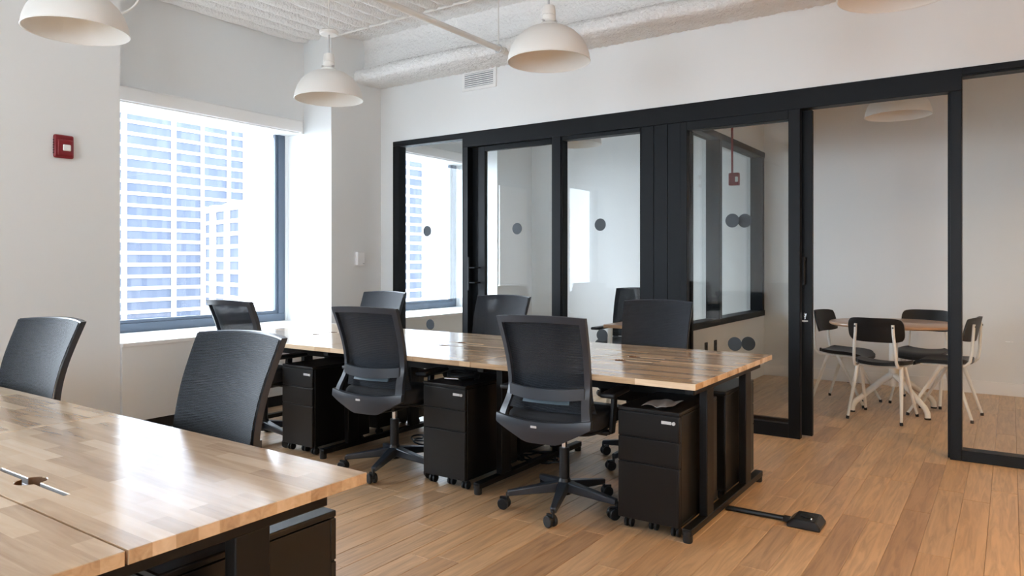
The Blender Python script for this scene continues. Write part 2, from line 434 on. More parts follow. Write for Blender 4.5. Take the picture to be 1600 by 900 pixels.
wall('ceiling_slab', 'floor slab above the ceiling deck', (-6.2, YB, CH+.02, XR, YP+.12, CH+.15))
def beam():
    prof = [(5.36,3.04),(5.20,3.03),(5.05,3.03),(4.985,3.045),(4.975,3.09),(4.985,3.14),(5.03,3.165),(5.10,3.185),(5.12,3.25),(5.12,3.40),(5.09,3.47),(5.00,3.52)]
    pts = []
    for (a, b), (c, d) in zip(prof, prof[1:]):
        L = math.hypot(c-a, d-b); n = max(1, int(L/0.018))
        for k in range(n): pts.append((a+(c-a)*k/n, b+(d-b)*k/n))
    pts.append(prof[-1])
    nx = int((XR+5.35)/0.02); vs, fs = [], []
    for i in range(nx+1):
        x = -5.35 + (XR+5.35)*i/nx
        lump = 0.012*math.sin(x*3.1)+0.008*math.sin(x*9.7+1)
        for y, z in pts:
            low = 1.0 if z < 3.2 else 0.3
            vs.append((x+random.uniform(-.005,.005), y+random.uniform(-.009,.009)*low+lump*low, z+random.uniform(-.008,.008)*low))
    m = len(pts)
    for i in range(nx):
        for j in range(m-1):
            a = i*m+j; fs.append((a, a+1, a+m+1, a+m))
    me = bpy.data.meshes.new('ceiling_beam'); me.from_pydata(vs, [], fs); me.materials.append(M['spray']); me.shade_smooth()
    o = bpy.data.objects.new('ceiling_beam', me); COL.objects.link(o); return struct(o, 'sprayed white steel beam along the partition wall')
beam()

# ------------------------------------------------------------------ black glass partition
def trim(n, label, *bs, m='black', bevel=.003): return struct(boxes(*bs).build('trim_%d' % n, m, bevel=bevel), label)
Y0, Y1 = YP-.012, YP+.09
trim(10, 'thick black header above the sliding doors', (-4.255, Y0, 2.335, -0.255, Y1, 2.475))
trim(11, 'slim black header above the left fixed glass', (-5.169, Y0, 2.43, -4.255, Y1, 2.475))
trim(12, 'slim black header above the right fixed glass', (-0.255, Y0, 2.43, XR, Y1, 2.475))
trim(13, 'black post left of the closed sliding door', (-4.255, Y0, 0, -4.201, Y1, 2.335))
trim(14, 'black post right of the closed sliding door', (-3.277, Y0, 0, -3.187, Y1, 2.335))
trim(15, 'black post right of the open doorway', (-0.334, Y0+.05, 0, -0.30, Y1+.05, 2.335), (-0.318, Y0, 0, -0.255, Y1, 2.335))
trim(17, 'black jamb behind the closed sliding door', (-4.201, Y0+.075, 0, -4.13, Y1, 2.335))
# vertical boards between the two rooms
pb = parent_empty_struct('trim_16', 'black vertical board panel between the two meeting rooms')
bx = [-2.441, -2.33, -2.215, -2.107]
for a, b in zip(bx, bx[1:]): boxes((a+.0015, Y0+.006, 0, b-.0015, Y1, 2.335)).build('board', 'blackwood', pb, bevel=.003)
def dots(parent, spots, y, r=0.068):
    for x, z in spots:
        b = MB(); seg = 40
        for yy in (y-.0008,):
            pass
        ring0 = [b.bm.verts.new((x+r*math.cos(2*math.pi*k/seg), y-.001, z+r*math.sin(2*math.pi*k/seg))) for k in range(seg)]
        ring1 = [b.bm.verts.new((x+r*math.cos(2*math.pi*k/seg), y, z+r*math.sin(2*math.pi*k/seg))) for k in range(seg)]
        b.bm.faces.new(ring0); b.bm.faces.new(ring1[::-1])
        for k in range(seg):
            j = (k+1) % seg; b.bm.faces.new((ring0[k], ring0[j], ring1[j], ring1[k]))
        b.build('dot_sticker', 'dot', parent, smooth=0)
def lite(n, label, x0, x1, z0, z1, fl_, fr, fb, ft, yf0, yf1, spots=(), r=.06, name='window'):
    """a framed glass panel: stile widths fl_, fr; rail heights fb, ft"""
    e = parent_empty_struct('%s_%d' % (name, n), label)
    if fl_: boxes((x0, yf0, z0, x0+fl_, yf1, z1)).build('stile', 'black', e, bevel=.003)
    if fr: boxes((x1-fr, yf0, z0, x1, yf1, z1)).build('stile', 'black', e, bevel=.003)
    if fb: boxes((x0+fl_, yf0, z0, x1-fr, yf1, z0+fb)).build('bottom_rail', 'black', e, bevel=.003)
    if ft: boxes((x0+fl_, yf0, z1-ft, x1-fr, yf1, z1)).build('top_rail', 'black', e, bevel=.003)
    ym = (yf0+yf1)/2
    boxes((x0+fl_, ym-.005, z0+fb, x1-fr, ym+.005, z1-ft)).build('pane', 'glass', e)
    dots(e, spots, ym-.006, r)
    return e
lite(5, 'leftmost fixed glass panel of the black partition', -5.169, -4.255, 0, 2.43, .085, .012, .068, .01, Y0, Y1, ((-4.745, 1.56), (-4.705, .638)), .052)
lite(6, 'fixed glass panel right of the closed sliding door', -3.187, -2.441, 0, 2.335, .012, .012, .068, .035, Y0+.01, Y1, ((-2.83, 1.566), (-2.812, .64)), .052)
lite(7, 'fixed glass panel in front of the open sliding door', -2.107, -1.224, 0.0, 2.335, .051, .08, .098, .065, Y0, Y0+.06, ((-1.711, 1.562), (-1.692, .642)), .052)
x = -0.255
for k in range(3):
    lite(8+k, ('glass panel right of the open doorway', 'second glass panel right of the doorway', 'third glass panel right of the doorway')[k],
         x, x+1.15, 0, 2.43, .0 if k == 0 else .03, .03, .068, .012, Y0, Y1)
    x += 1.15
d1 = lite(1, 'closed black-framed sliding glass door with pull handle', -4.118, -3.24, 0.01, 2.335, .075, .07, .09, .045, Y0+.055, Y1, ((-3.688, 1.557),), .052, 'door')
h = MB().tube([(-4.165, Y0-.03, .99), (-4.165, Y0-.03, 1.30)], .011); h.tube([(-4.165, Y0-.03, 1.20), (-4.10, Y0-.03, 1.20), (-4.10, Y0+.06, 1.20)], .008).tube([(-4.165, Y0-.03, 1.06), (-4.10, Y0-.03, 1.06), (-4.10, Y0+.06, 1.06)], .008)
h.build('handle', 'black', d1)
d2 = lite(2, 'black-framed sliding glass door standing open behind the fixed panel', -2.113, -1.163, 0.012, 2.335, .06, .088, .10, .06, YP+.085, YP+.125, ((-1.645, 1.563), (-1.618, .641)), .052, 'door')
MB().tube([(-1.213, YP+.05, 1.09), (-1.213, YP+.05, 1.29)], .011).tube([(-1.213, YP+.05, 1.11), (-1.213, YP+.09, 1.11)], .008).tube([(-1.213, YP+.05, 1.27), (-1.213, YP+.09, 1.27)], .008).build('handle', 'black', d2)
lk = MB().lathe([(0,0),(.013,0),(.013,.004),(0,.004)], 20); lk.bm.transform(Matrix.Translation((-1.213, YP+.085, .875)) @ Matrix.Rotation(R(90), 4, 'X')); lk.build('keyhole', 'chrome', d2)
boxes((-1.219, YP+.080, .845, -1.207, YP+.085, .87)).build('lock_plate', 'chrome', d2)
boxes((-1.235, YP+.079, .826, -1.192, YP+.085, .836)).build('lock_label', 'label', d2)

# divider between the two meeting rooms
dv = wall('wall_divider', 'low wall between the meeting rooms', (-2.38, YP+.12, 0, -2.26, YE, .66), (-2.38, YP+.12, 2.47, -2.26, YE, CH-.02))
e = parent_empty_struct('window_11', 'black-framed glazing in the wall between the meeting rooms')
boxes((-2.385, YP+.15, .66, -2.25, YE-.005, .72)).build('bottom_rail', 'black', e, bevel=.003)
boxes((-2.385, YP+.15, 2.41, -2.25, YE-.005, 2.47)).build('top_rail', 'black', e, bevel=.003)
for a in (YP+.15, 6.68, YE-.10): boxes((-2.385, a, .72, -2.25, a+.07, 2.41)).build('mullion', 'black', e, bevel=.003)
for a, b in ((YP+.22, 6.68), (6.75, YE-.10)): boxes((-2.345, a, .72, -2.337, b, 2.41)).build('pane', 'glass', e)

# ------------------------------------------------------------------ fixtures on walls
def roller_blind(y0, y1, label):
    t = thing('roller_blind', label, 'blind', (-5.75, (y0+y1)/2, 2.515), 0, 'roller blind cassettes')
    w = (y1-y0)/2
    MB().prism([(0.002,.0),(.07,.0),(.075,.008),(.075,.103),(.068,.112),(.002,.112)], -w, w, 'x').build('cassette', 'trimwhite', t).data.transform(Matrix.Rotation(R(90), 4, 'Z') @ Matrix.Scale(-1, 4, (0,1,0)))
    boxes((.0, w, -.002, .079, w+.008, .114)).build('end_cap', 'trimwhite', t, bevel=.002)
    boxes((.0, -w-.008, -.002, .079, -w, .114)).build('end_cap', 'trimwhite', t, bevel=.002)
    boxes((.02, -w+.01, -.012, .05, w-.01, -.001)).build('hem_bar', 'trimwhite', t, bevel=.002)
    return t
roller_blind(2.68, 4.605, 'white roller blind cassette above the large office window')
roller_blind(5.58, 7.32, 'white roller blind cassette above the meeting room window')

t = thing('fire_alarm_strobe', 'red fire alarm strobe with white lens on the left wall pier', 'fire alarm', (-5.27, 2.277, 2.03))
MB().box(0.001, -.062, -.078, .03, .062, .078).build('body', 'red', t, bevel=.012, seg=3)
MB().box(.028, -.045, -.06, .04, .05, .045).build('raised_face', 'red', t, bevel=.008)
MB().box(.038, -.016, -.03, .052, .034, .012).build('strobe_lens', 'lens', t, bevel=.006)
for k in range(6): MB().box(.012, -.0645, -.05+k*.017, .024, -.061, -.042+k*.017).build('sounder_slot', 'black', t)

t = thing('wall_thermostat', 'small white thermostat box on the corner pier', 'thermostat', (-5.35, 5.035, 1.288))
MB().box(0.001, -.05, -.072, .008, .052, .072).build('back_plate', 'switch', t, bevel=.002)
MB().box(.008, -.045, -.066, .045, .05, .066).build('cover', 'switch', t, bevel=.006)
MB().box(.044, .02, -.055, .048, .043, -.045).build('button', 'label', t, bevel=.001)

t = thing('air_vent', 'white louvred air vent high on the wall above the partition', 'vent', (-4.073, YP, 2.957))
for b in ((-.20, -.012, -.095, .20, 0, -.065), (-.20, -.012, .065, .20, 0, .095), (-.20, -.012, -.065, -.165, 0, .065), (.165, -.012, -.065, .20, 0, .065)):
    boxes(b).build('frame', 'trimwhite', t, bevel=.002)
boxes((-.165, -.003, -.065, .165, -.001, .065)).build('backing', 'smoked', t)
for k in range(7):
    z = -.056 + k*.0185
    MB().bar((-.165, -.008, z), (.165, -.008, z), .009, .010).build('louvre', 'trimwhite', t)

t = thing('fire_alarm_pull_box', 'red alarm box on a red conduit inside the right meeting room', 'fire alarm', (-2.19, 6.92, 2.05))
MB().box(-.048, -.03, -.06, .048, .03, .06).build('body', 'red', t, bevel=.008)
MB().box(.02, -.042, -.03, .046, -.028, .02).build('strobe_lens', 'lens', t, bevel=.004)
MB().tube([(-.02, 0, .06), (-.02, 0, CH-.02-2.05)], .011).build('conduit', 'red', t)
for px in (6.33, 6.58):
    t = thing('power_outlet', 'black power outlet on the divider wall, %s' % ('nearer the partition glass' if px < 6.4 else 'nearer the end wall'), 'outlet', (-2.26, px, .47), 0, 'black outlets on the divider wall')
    MB().box(.0005, -.036, -.06, .007, .036, .06).build('plate', 'plastic', t, bevel=.002)
    for z in (-.022, .022): MB().box(.007, -.017, z-.014, .010, .017, z+.014).build('socket', 'black', t, bevel=.002)
t = thing('wall_panel', 'flat white panel hung on the pier in the left meeting room', 'whiteboard', (-5.35, 7.72, 1.6))
MB().box(.001, -.30, -.63, .03, .31, .63).build('board', 'trimwhite', t, bevel=.004)
MB().box(.001, -.31, -.65, .036, .32, -.63).build('bottom_edge', 'trimwhite', t, bevel=.003)

# ------------------------------------------------------------------ pendants
def make_pendant():
    t = thing('pendant_lamp', 'x', 'pendant lamp', (0,0,0), 0, 'white dome pendant lamps')
    # origin at the rim centre
    out = [(.235,0),(.236,.012),(.230,.045),(.216,.085),(.192,.125),(.158,.160),(.118,.185),(.080,.197),(.052,.203)]
    inn = [(r-.004, z-.003) for r, z in out[::-1][:-1]] + [(.231, .001)]
    MB().lathe(out + inn + [(.235,0)], 56).build('shade', 'whitemetal', t, smooth=60)
    MB().tube([(.2355*math.cos(2*math.pi*k/56), .2355*math.sin(2*math.pi*k/56), .001) for k in range(57)], .0035, 8).build('rim', 'whitemetal', t, smooth=60)
    MB().lathe([(0,.20),(.05,.20),(.053,.212),(.045,.222),(.036,.226),(.036,.232),(.040,.236),(.040,.262),(.037,.266),(.040,.270),(.038,.30),(.034,.318),(.018,.325),(0,.326)], 28).build('neck', 'whitemetal', t)
    for a in range(3):
        c, s = math.cos(a*2.1), math.sin(a*2.1)
        MB().tube([(.034*c, .034*s, .229), (.050*c, .050*s, .229)], .007, 8).build('thumb_screw', 'chrome', t)
    MB().lathe([(0,.19),(.018,.19),(.02,.165),(.03,.13),(.034,.10),(.026,.078),(0,.066)], 20).build('bulb', 'lens', t)
    MB().tube([(0,0,.32), (0,0,.46)], .007, 8).build('stem', 'label', t)
    MB().lathe([(0,.455),(.058,.455),(.066,.462),(.066,.478),(.05,.49),(.02,.497),(0,.498)], 28).build('canopy', 'whitemetal', t)
    MB().tube([(0,0,.49), (0,0,1.08)], .0035, 6).build('cable', 'whitemetal', t)
    MB().lathe([(0,1.02),(.025,1.02),(.025,1.06),(0,1.06)], 14).build('ceiling_hook', 'whitemetal', t)
    return t
RIM = 2.40
pend = make_pendant()
pspots = [(-3.96, 3.45, 'white dome pendant lamp in front of the window corner pier'),
          (-2.18, 3.52, 'white dome pendant lamp beside the air vent'),
          (-3.83, 1.72, 'white dome pendant lamp above the red fire alarm strobe'),
          (-0.40, 3.48, 'white dome pendant lamp cut by the top edge above the open doorway'),
          (-0.73, 6.38, 'white dome pendant lamp over the round meeting table'),
          (-3.48, 6.15, 'white dome pendant lamp inside the left meeting room'),
          (1.38, 3.50, 'added lit white dome pendant lamp beyond the right edge of the view'),
          (1.38, 1.72, 'added lit white dome pendant lamp right of the camera'),
          (1.05, 6.38, 'added lit white dome pendant lamp at the right end of the meeting room')]
for i, (x, y, lab) in enumerate(pspots):
    p = pend if i == 0 else dup(pend, (x, y, RIM), 0.3*i, lab)
    p.location = (x, y, RIM); p['label'] = lab
    if i >= 6:  # unseen lit pendants, added for the warm light from the right
        for ch in p.children:
            if ch.name.startswith('bulb'):
                ch.data = ch.data.copy(); ch.data.materials.clear(); ch.data.materials.append(M['bulb'])
        l = bpy.data.lights.new('added_pendant_light', 'POINT'); l.color = WARM if i < 8 else (1.0, 0.74, 0.50); l.shadow_soft_size = 0.05
        l.energy = {6: 280, 7: 150, 8: 85}[i]  # the last one is added to brighten the meeting room
        lo = bpy.data.objects.new('added_pendant_light', l); COL.objects.link(lo); lo.location = (x, y, RIM+.10)

# ------------------------------------------------------------------ pipes and cables under the ceiling
t = thing('sprinkler_pipe', 'white ceiling pipe running to the beam above the air vent', 'pipe', (-3.53, 5.0, 3.04))
MB().tube([(0, 0, 0), (0, -7.9, 0)], .024, 14).build('pipe', 'whitemetal', t)
MB().tube([(0, .02, 0), (0, -.05, 0)], .031, 14).build('coupling', 'whitemetal', t)
for yy in (-.10, -2.2, -4.4):
    MB().tube([(0, yy, .03), (0, yy, .44)], .006, 8).build('hanger_rod', 'whitemetal', t)
    MB().tube([(.032*math.cos(a*math.pi/8), yy, .032*math.sin(a*math.pi/8)) for a in range(17)], .005, 6).build('hanger_ring', 'label', t)
t = tag(MB().tube([(-5.3, 4.72, 3.425), (-3.0, 4.72, 3.425), (3.1, 4.72, 3.425)], .012, 8).build('conduit', 'whitemetal'), 'thin white conduit crossing the ceiling ribs near the beam', 'conduit')
pts = []
for k in range(60):
    u = k/59; pts.append((-4.1+2.6*u, 3.95+.18*math.sin(u*19)+.35*u, 3.37+.03*math.sin(u*31)))
tag(MB().tube(pts, .007, 6).build('ceiling_cable', 'whitemetal'), 'loose white cable snaking along the ceiling ribs', 'cable')
pts = []
for k in range(31):
    a = math.pi*k/30
    pts.append((-4.62, 2.19+.27*math.cos(a), 3.0-.21*math.sin(a)))
pts = [(pts[0][0], pts[0][1], 3.46)] + pts + [(pts[-1][0], pts[-1][1], 3.46)]
tag(MB().tube(pts, .008, 6).build('ceiling_cable', 'whitemetal'), 'white cable loop hanging from the ceiling behind the nearest left lamp', 'cable')

# ------------------------------------------------------------------ office chair
def lerp_tab(tab, z):
    for (a, va), (b, vb) in zip(tab, tab[1:]):
        if z <= b: 
            k = max(0, (z-a)/(b-a)); k = k*k*(3-2*k) if False else k
            return va+(vb-va)*k
    return tab[-1][1]
def smooth_tab(tab, z):
    n = 5; return sum(lerp_tab(tab, z+d*.018) for d in range(-2, 3))/n
YC = [(.38,-.235),(.43,-.268),(.50,-.278),(.56,-.250),(.63,-.212),(.72,-.222),(.82,-.248),(.92,-.288),(1.02,-.332)]
YMESH = [(.48,-.196),(.55,-.200),(.63,-.206),(.72,-.220),(.82,-.246),(.92,-.286),(1.02,-.330)]
WT = [(.40,.236),(.49,.246),(.60,.216),(.75,.219),(1.02,.233)]
def bp(u, z): 
    """point on the back surface"""
    return (u*smooth_tab(WT, z), smooth_tab(YC, z) + .045*u*u, z)
def make_office_chair(name='office_chair'):
    t = thing(name, 'x', 'office chair', (0,0,0), 0, 'black mesh office chairs')
    hub = MB().lathe([(0,.075),(.034,.075),(.040,.09),(.040,.125),(.030,.15),(.028,.155),(0,.155)], 24).build('hub', 'plastic', t)
    MB().tube([(0,0,.15), (0,0,.31)], .026, 18).build('lift_sleeve', 'plastic', t)
    MB().tube([(0,0,.30), (0,0,.385)], .015, 14).build('gas_lift', 'chrome', t)
    for k in range(5):
        a = R(-5+72*k); c, s = math.cos(a), math.sin(a)
        leg = MB().bar((.025*c, .025*s, .115), (.290*c, .290*s, .082), .052, .052, .030, .028).build('base_leg', 'plasticsoft', t, bevel=.006)
        b = MB()
        fx, fy = .290*c, .290*s; rd = a + 1.1*(1 if k % 2 else -0.6)
        dx, dy = math.cos(rd), math.sin(rd); cx, cy = fx + .018*dy, fy - .018*dx
        for sg in (-1, 1):
            b.tube([(cx+dx*sg*.008, cy+dy*sg*.008, .029), (cx+dx*sg*.024, cy+dy*sg*.024, .029)], .029, 18)
        b.build('caster_wheel', 'plastic', leg, bevel=.004)
        hb = MB().tube([(fx, fy, .085), (fx, fy, .05)], .008, 8); hb.bar((cx-dx*.007, cy-dy*.007, .046), (cx+dx*.007, cy+dy*.007, .046), .044, .03); hb.build('caster_stem', 'plastic', leg)
    # mechanism and spine
    MB().box(-.085, -.12, .375, .085, .13, .425).build('tilt_mechanism', 'plastic', t, bevel=.012)
    MB().bar((0, -.06, .392), (0, -.262, .412), .12, .045, .17, .035).build('spine', 'plastic', t, bevel=.008)
    MB().tube([(.08, .02, .395), (.22, .03, .39)], .006, 8).build('tilt_lever', 'plastic', t)
    # seat
    def seat_out(k, n=44):
        a = 2*math.pi*k/n; c, s = math.cos(a), math.sin(a); e = .42
        return (math.copysign(abs(c)**e, c)*.245, math.copysign(abs(s)**e, s)*.235)
    def ringmesh(levels):
        b = MB(); rings = []
        for sc, z, yo in levels:
            rings.append([b.bm.verts.new((seat_out(k)[0]*sc, seat_out(k)[1]*sc+yo+.01, z - (0.02*max(0, seat_out(k)[1]-.12)/.12 if z > .43 else 0))) for k in range(44)])
        for A, B in zip(rings, rings[1:]):
            for k in range(44):
                j = (k+1) % 44; b.bm.faces.new((A[k], A[j], B[j], B[k]))
        b.bm.faces.new(rings[0][::-1]); b.bm.faces.new(rings[-1]); return b
    ringmesh([(.90,.435,0),(.98,.445,0),(1.0,.462,0),(1.0,.485,0),(.985,.502,0),(.94,.515,0),(.80,.522,0),(.4,.522,0)]).build('seat', 'fabric', t, smooth=60)
    ringmesh([(.70,.420,0),(.93,.424,0),(.96,.436,0),(.9,.440,0)]).build('seat_shell', 'plastic', t, smooth=50)
    # back frame
    def ztop(u): return .992 + .010*(1-u*u)
    b = MB(); th = (0, -.026, 0)
    for sg in (-1, 1):
        b.sheet(lambda i, j: bp(sg*(.885+.115*i), .60 + (ztop(sg*(.885+.115*i))-.60)*j), 2, 16, th)
        b.sheet(lambda i, j: bp(sg*(.84+.16*i), .50 + .11*j), 2, 5, th)
    b.sheet(lambda i, j: bp(-.885+1.77*i, ztop(-.885+1.77*i)-.034*(1-j)), 14, 2, th)
    b.build('back_frame', 'plasticsoft', t, smooth=50)
    MB().sheet(lambda i, j: (bp(-.9+1.8*i, .60)[0], bp(-.9+1.8*i, .60)[1]-.006 - .012*(1-(2*i-1)**2), .602+.054*j + .010*(1-(2*i-1)**2)*(-1 if True else 1)), 16, 3, (0,-.022,0)).build('lumbar_band', 'plasticsoft', t, smooth=50)
    MB().sheet(lambda i, j: bp(-.55+1.1*i, .573+.026*j), 8, 2, (0,.012,0)).build('lumbar_slider', 'smoked', t, smooth=50)
    def yoke(i, j):
        u = -1+2*i; x = u*.248; ax = abs(x)
        hi = .514 - .018*(1-u*u); lo = .388 + max(0, (ax-.085)/.163)*.086
        z = lo + (hi-lo)*j
        return (x, smooth_tab(YC, z) + .040*u*u - .008, z)
    MB().sheet(yoke, 20, 6, (0, -.030, 0)).build('back_yoke', 'plasticsoft', t, smooth=40)
    bx_ = bp(-.12, .475)
    MB().box(-.040, bx_[1]-.0395, .466, -.008, bx_[1]-.034, .478).build('badge', 'label', t, bevel=.002)
    def meshpt(u, j):
        z = .525 + (ztop(u)-.004-.525)*j
        return (u*smooth_tab(WT, z), max(smooth_tab(YMESH, z), smooth_tab(YC, z)) + .045*u*u + .004, z)
    # mesh stretched over the front of the frame
    MB().sheet(lambda i, j: meshpt(-.985+1.97*i, j), 16, 22, (0,.003,0)).build('mesh_panel', 'mesh', t, smooth=60)
    # armrests
    for sg in (-1, 1):
        arm = MB(); arm.bar((sg*.15, -.02, .41), (sg*.262, -.02, .418), .06, .018).bar((sg*.262, -.02, .412), (sg*.272, -.01, .60), .050, .020, up=(1,0,0))
        ao = arm.build('armrest', 'plastic', t, bevel=.006)
        MB().box(sg*.272-.038, -.12, .60, sg*.272+.038, .125, .625).build('arm_pad', 'plastic', ao, bevel=.010, seg=3)
    return t
chair = make_office_chair()
chairs = [
 (-1.87, 3.17, 7, 'black mesh office chair seen from behind, nearest the desk corner by the floor box'),
 (-3.055, 3.17, 7, 'black mesh office chair seen from behind, between the two visible drawer pedestals'),
 (-4.31, 3.17, 2, 'black mesh office chair seen from behind, in front of the window'),
 (-1.89, 4.20, 187, 'black mesh office chair across the desk in front of the black board panel'),
 (-3.16, 4.20, 184, 'black mesh office chair across the desk in front of the closed sliding door'),
 (-4.42, 4.20, 183, 'black mesh office chair across the desk beside the corner pier'),
 (-2.25, 1.28, 182, 'large black mesh office chair facing the camera at the right of the nearest desk'),
 (-3.50, 1.20, 187, 'black mesh office chair facing the camera at the far left of the nearest desk'),
 (-3.03, 6.28, 180, 'black mesh office chair inside the left meeting room behind the glass'),
]
for i, (x, y, a, lab) in enumerate(chairs):
    c = chair if i == 0 else dup(chair, (x, y, 0), R(a), lab)
    c.location = (x, y, 0); c.rotation_euler = (0, 0, R(a)); c['label'] = lab

# ------------------------------------------------------------------ bench desks
DW, TH = 1.24, 0.028
def top_mesh(D, far):
    """desk top, origin at the right front corner of its underside; slot and finger hole cut near the back edge"""
    b = MB().box(-DW+.0015, .001, 0, -.0015, D-.001, TH)
    me = b.mesh('desk_top', 'desk', 0); o = bpy.data.objects.new('tmp', me); COL.objects.link(o)
    hy = D-.085 if not far else .085
    c1 = bpy.data.objects.new('c1', MB().lathe([(0,-.05),(.034,-.05),(.034,.05),(0,.05)], 28).mesh('c1', 'holewood', 0)); COL.objects.link(c1); c1.location = (-DW/2, hy, TH/2)
    c2 = bpy.data.objects.new('c2', MB().box(-.185, -.006, TH*.35, .185, .006, .05).mesh('c2', 'slot', 0)); COL.objects.link(c2); c2.location = (-DW/2, hy, 0)
    for c in (c1, c2):
        md = o.modifiers.new('b', 'BOOLEAN'); md.operation = 'DIFFERENCE'; md.object = c; md.solver = 'EXACT'
        try: md.material_mode = 'TRANSFER'
        except Exception: pass
    bv = o.modifiers.new('bevel', 'BEVEL'); bv.width = .0015; bv.segments = 1; bv.limit_method = 'ANGLE'; bv.angle_limit = R(60)
    dg = bpy.context.evaluated_depsgraph_get(); dg.update()
    nm = bpy.data.meshes.new_from_object(o.evaluated_get(dg), preserve_all_data_layers=True, depsgraph=dg)
    for q in (o, c1, c2): bpy.data.objects.remove(q, do_unlink=True)
    nm.name = 'desk_top'
    return nm
DH = 0.72
def leg_frame(parent, x, y0, y1, yc, both=True):
    """foot bar on two glides, two posts and a top beam"""
    lf = MB().box(x-.022, y0+.055, .03, x+.022, y1-.045, .062).build('foot_bar', 'steel', parent, bevel=.004)
    for yy in (yc-.30, yc+.30):
        MB().box(x-.020, yy-.045, .06, x+.020, yy+.045, DH-TH-.035).build('post', 'steel', lf, bevel=.004)
    MB().box(x-.022, y0+.09, DH-TH-.038, x+.022, y1-.09, DH-TH-.001).build('top_beam', 'steel', lf, bevel=.004)
    for yy in (y0+.07, y1-.06):
        MB().lathe([(0,0),(.020,0),(.022,.006),(.022,.05),(.012,.058),(0,.058)], 18, (x, yy, 0)).build('glide', 'plastic', lf)
    return lf
def bench(label, xr, y0, D, n, tray=True):
    t = thing('bench_desk', label, 'desk', (0,0,0), 0, 'butcher block bench desks')
    mn, mf = top_mesh(D, False), top_mesh(D, True)
    for k in range(n):
        for far, me in ((0, mn), (1, mf)):
            o = bpy.data.objects.new('desk_top', me); COL.objects.link(o); o.parent = t
            o.location = (xr-k*DW, y0+far*(D+.004), DH-TH)
    yc = y0 + D
    xs = [xr-.062] + [xr-k*DW for k in range(1, n)] + [xr-n*DW+.062]
    for x in xs: leg_frame(t, x, y0, y0+2*D, yc)
    for k in range(n):
        a, b = xs[k+1]+.03, xs[k]-.03
        MB().box(a, yc-.28, DH-TH-.04, b, yc-.24, DH-TH-.002).build('cross_rail', 'steel', t, bevel=.003)
        MB().box(a, yc+.24, DH-TH-.04, b, yc+.28, DH-TH-.002).build('cross_rail', 'steel', t, bevel=.003)
        tr = MB().box(a+.1, yc-.10, DH-.16, b-.1, yc+.10, DH-.155); tr.box(a+.1, yc-.10, DH-.155, b-.1, yc-.096, DH-.09); tr.box(a+.1, yc+.096, DH-.155, b-.1, yc+.10, DH-.09)
        tr.build('cable_tray', 'steel', t)
    return t
bench('long pale butcher block bench desk stretching from the window to the doorway', -1.125, 3.025, .61, 3)
bench('nearest pale butcher block bench desk filling the lower left corner', -1.335, 0.085, .60, 3)

# ------------------------------------------------------------------ drawer pedestals (front faces -Y, origin under the front middle)
def make_pedestal():
    t = thing('drawer_pedestal', 'x', 'drawer pedestal', (0,0,0), 0, 'black mobile drawer pedestals')
    w, d, z0, z1 = .152, .50, .055, .575
    b = MB().box(-w, .02, z0, w, d, z0+.012).box(-w, .02, z0+.012, -w+.006, d, z1-.02).box(w-.006, .02, z0+.012, w, d, z1-.02).box(-w+.006, d-.006, z0+.012, w-.006, d, z1-.02)
    b.build('carcass', 'ped', t, bevel=.002)
    MB().box(-w, 0.0, z1-.018, w, d, z1).build('top', 'ped', t, bevel=.004)
    H = z1-.02-z0
    for i, (a, c) in enumerate(((0, .53), (.535, .765), (.77, 1.0))):
        dr = MB().box(-w+.001, 0.0, z0+H*a+.001, w-.001, .019, z0+H*c-.002).build('drawer', 'ped', t, bevel=.0025)
        MB().box(-w+.004, .004, z0+H*c-.0025, w-.004, .018, z0+H*c+.0022).build('pull_gap', 'black', dr)
        MB().box(w-.012, -.003, z0+H*a+.004, w-.003, .0, z0+H*c-.006).build('finger_pull', 'ped', dr, bevel=.001)
        if i == 2:
            MB().box(w-.086, -.0035, z1-.058, w-.038, -.0002, z1-.044).build('label_plate', 'label', dr, bevel=.001)
            MB().tube([(w-.027, -.006, z1-.051), (w-.027, 0.0, z1-.051)], .008, 14).build('lock', 'label', dr)
    for x, y in ((-w+.035, .05), (w-.035, .05), (-w+.035, d-.05), (w-.035, d-.05), (0, .07)):
        b = MB()
        for sg in (-1, 1): b.tube([(x+sg*.006, y, .022), (x+sg*.019, y, .022)], .022, 16)
        b.box(x-.006, y-.008, .03, x+.006, y+.018, .057); b.build('caster', 'plastic', t, bevel=.002)
    return t
ped = make_pedestal()
peds = [(-1.372, 3.08, 0, 'black drawer pedestal with crumpled paper on top, at the corner of the long desk'),
        (-2.592, 3.08, 0, 'black drawer pedestal with a coiled cable on top, between two office chairs'),
        (-3.842, 3.08, 0, 'black drawer pedestal nearest the window, beside the large near chair'),
        (-1.372, 4.215, 180, 'black drawer pedestal on the far side of the long desk at its right end'),
        (-2.66, 4.215, 180, 'black drawer pedestal on the far side of the long desk, behind the coiled cable'),
        (-3.90, 4.215, 180, 'black drawer pedestal on the far side of the long desk near the window'),
        (-1.665, 1.345, 180, 'black drawer pedestal sticking out from under the nearest desk'),
        (-1.60, .06, 0, 'black drawer pedestal deep under the near edge of the nearest desk')]
for i, (x, y, a, lab) in enumerate(peds):
    p = ped if i == 0 else dup(ped, (x, y, 0), R(a), lab)
    p.location = (x, y, 0); p.rotation_euler = (0, 0, R(a)); p['label'] = lab

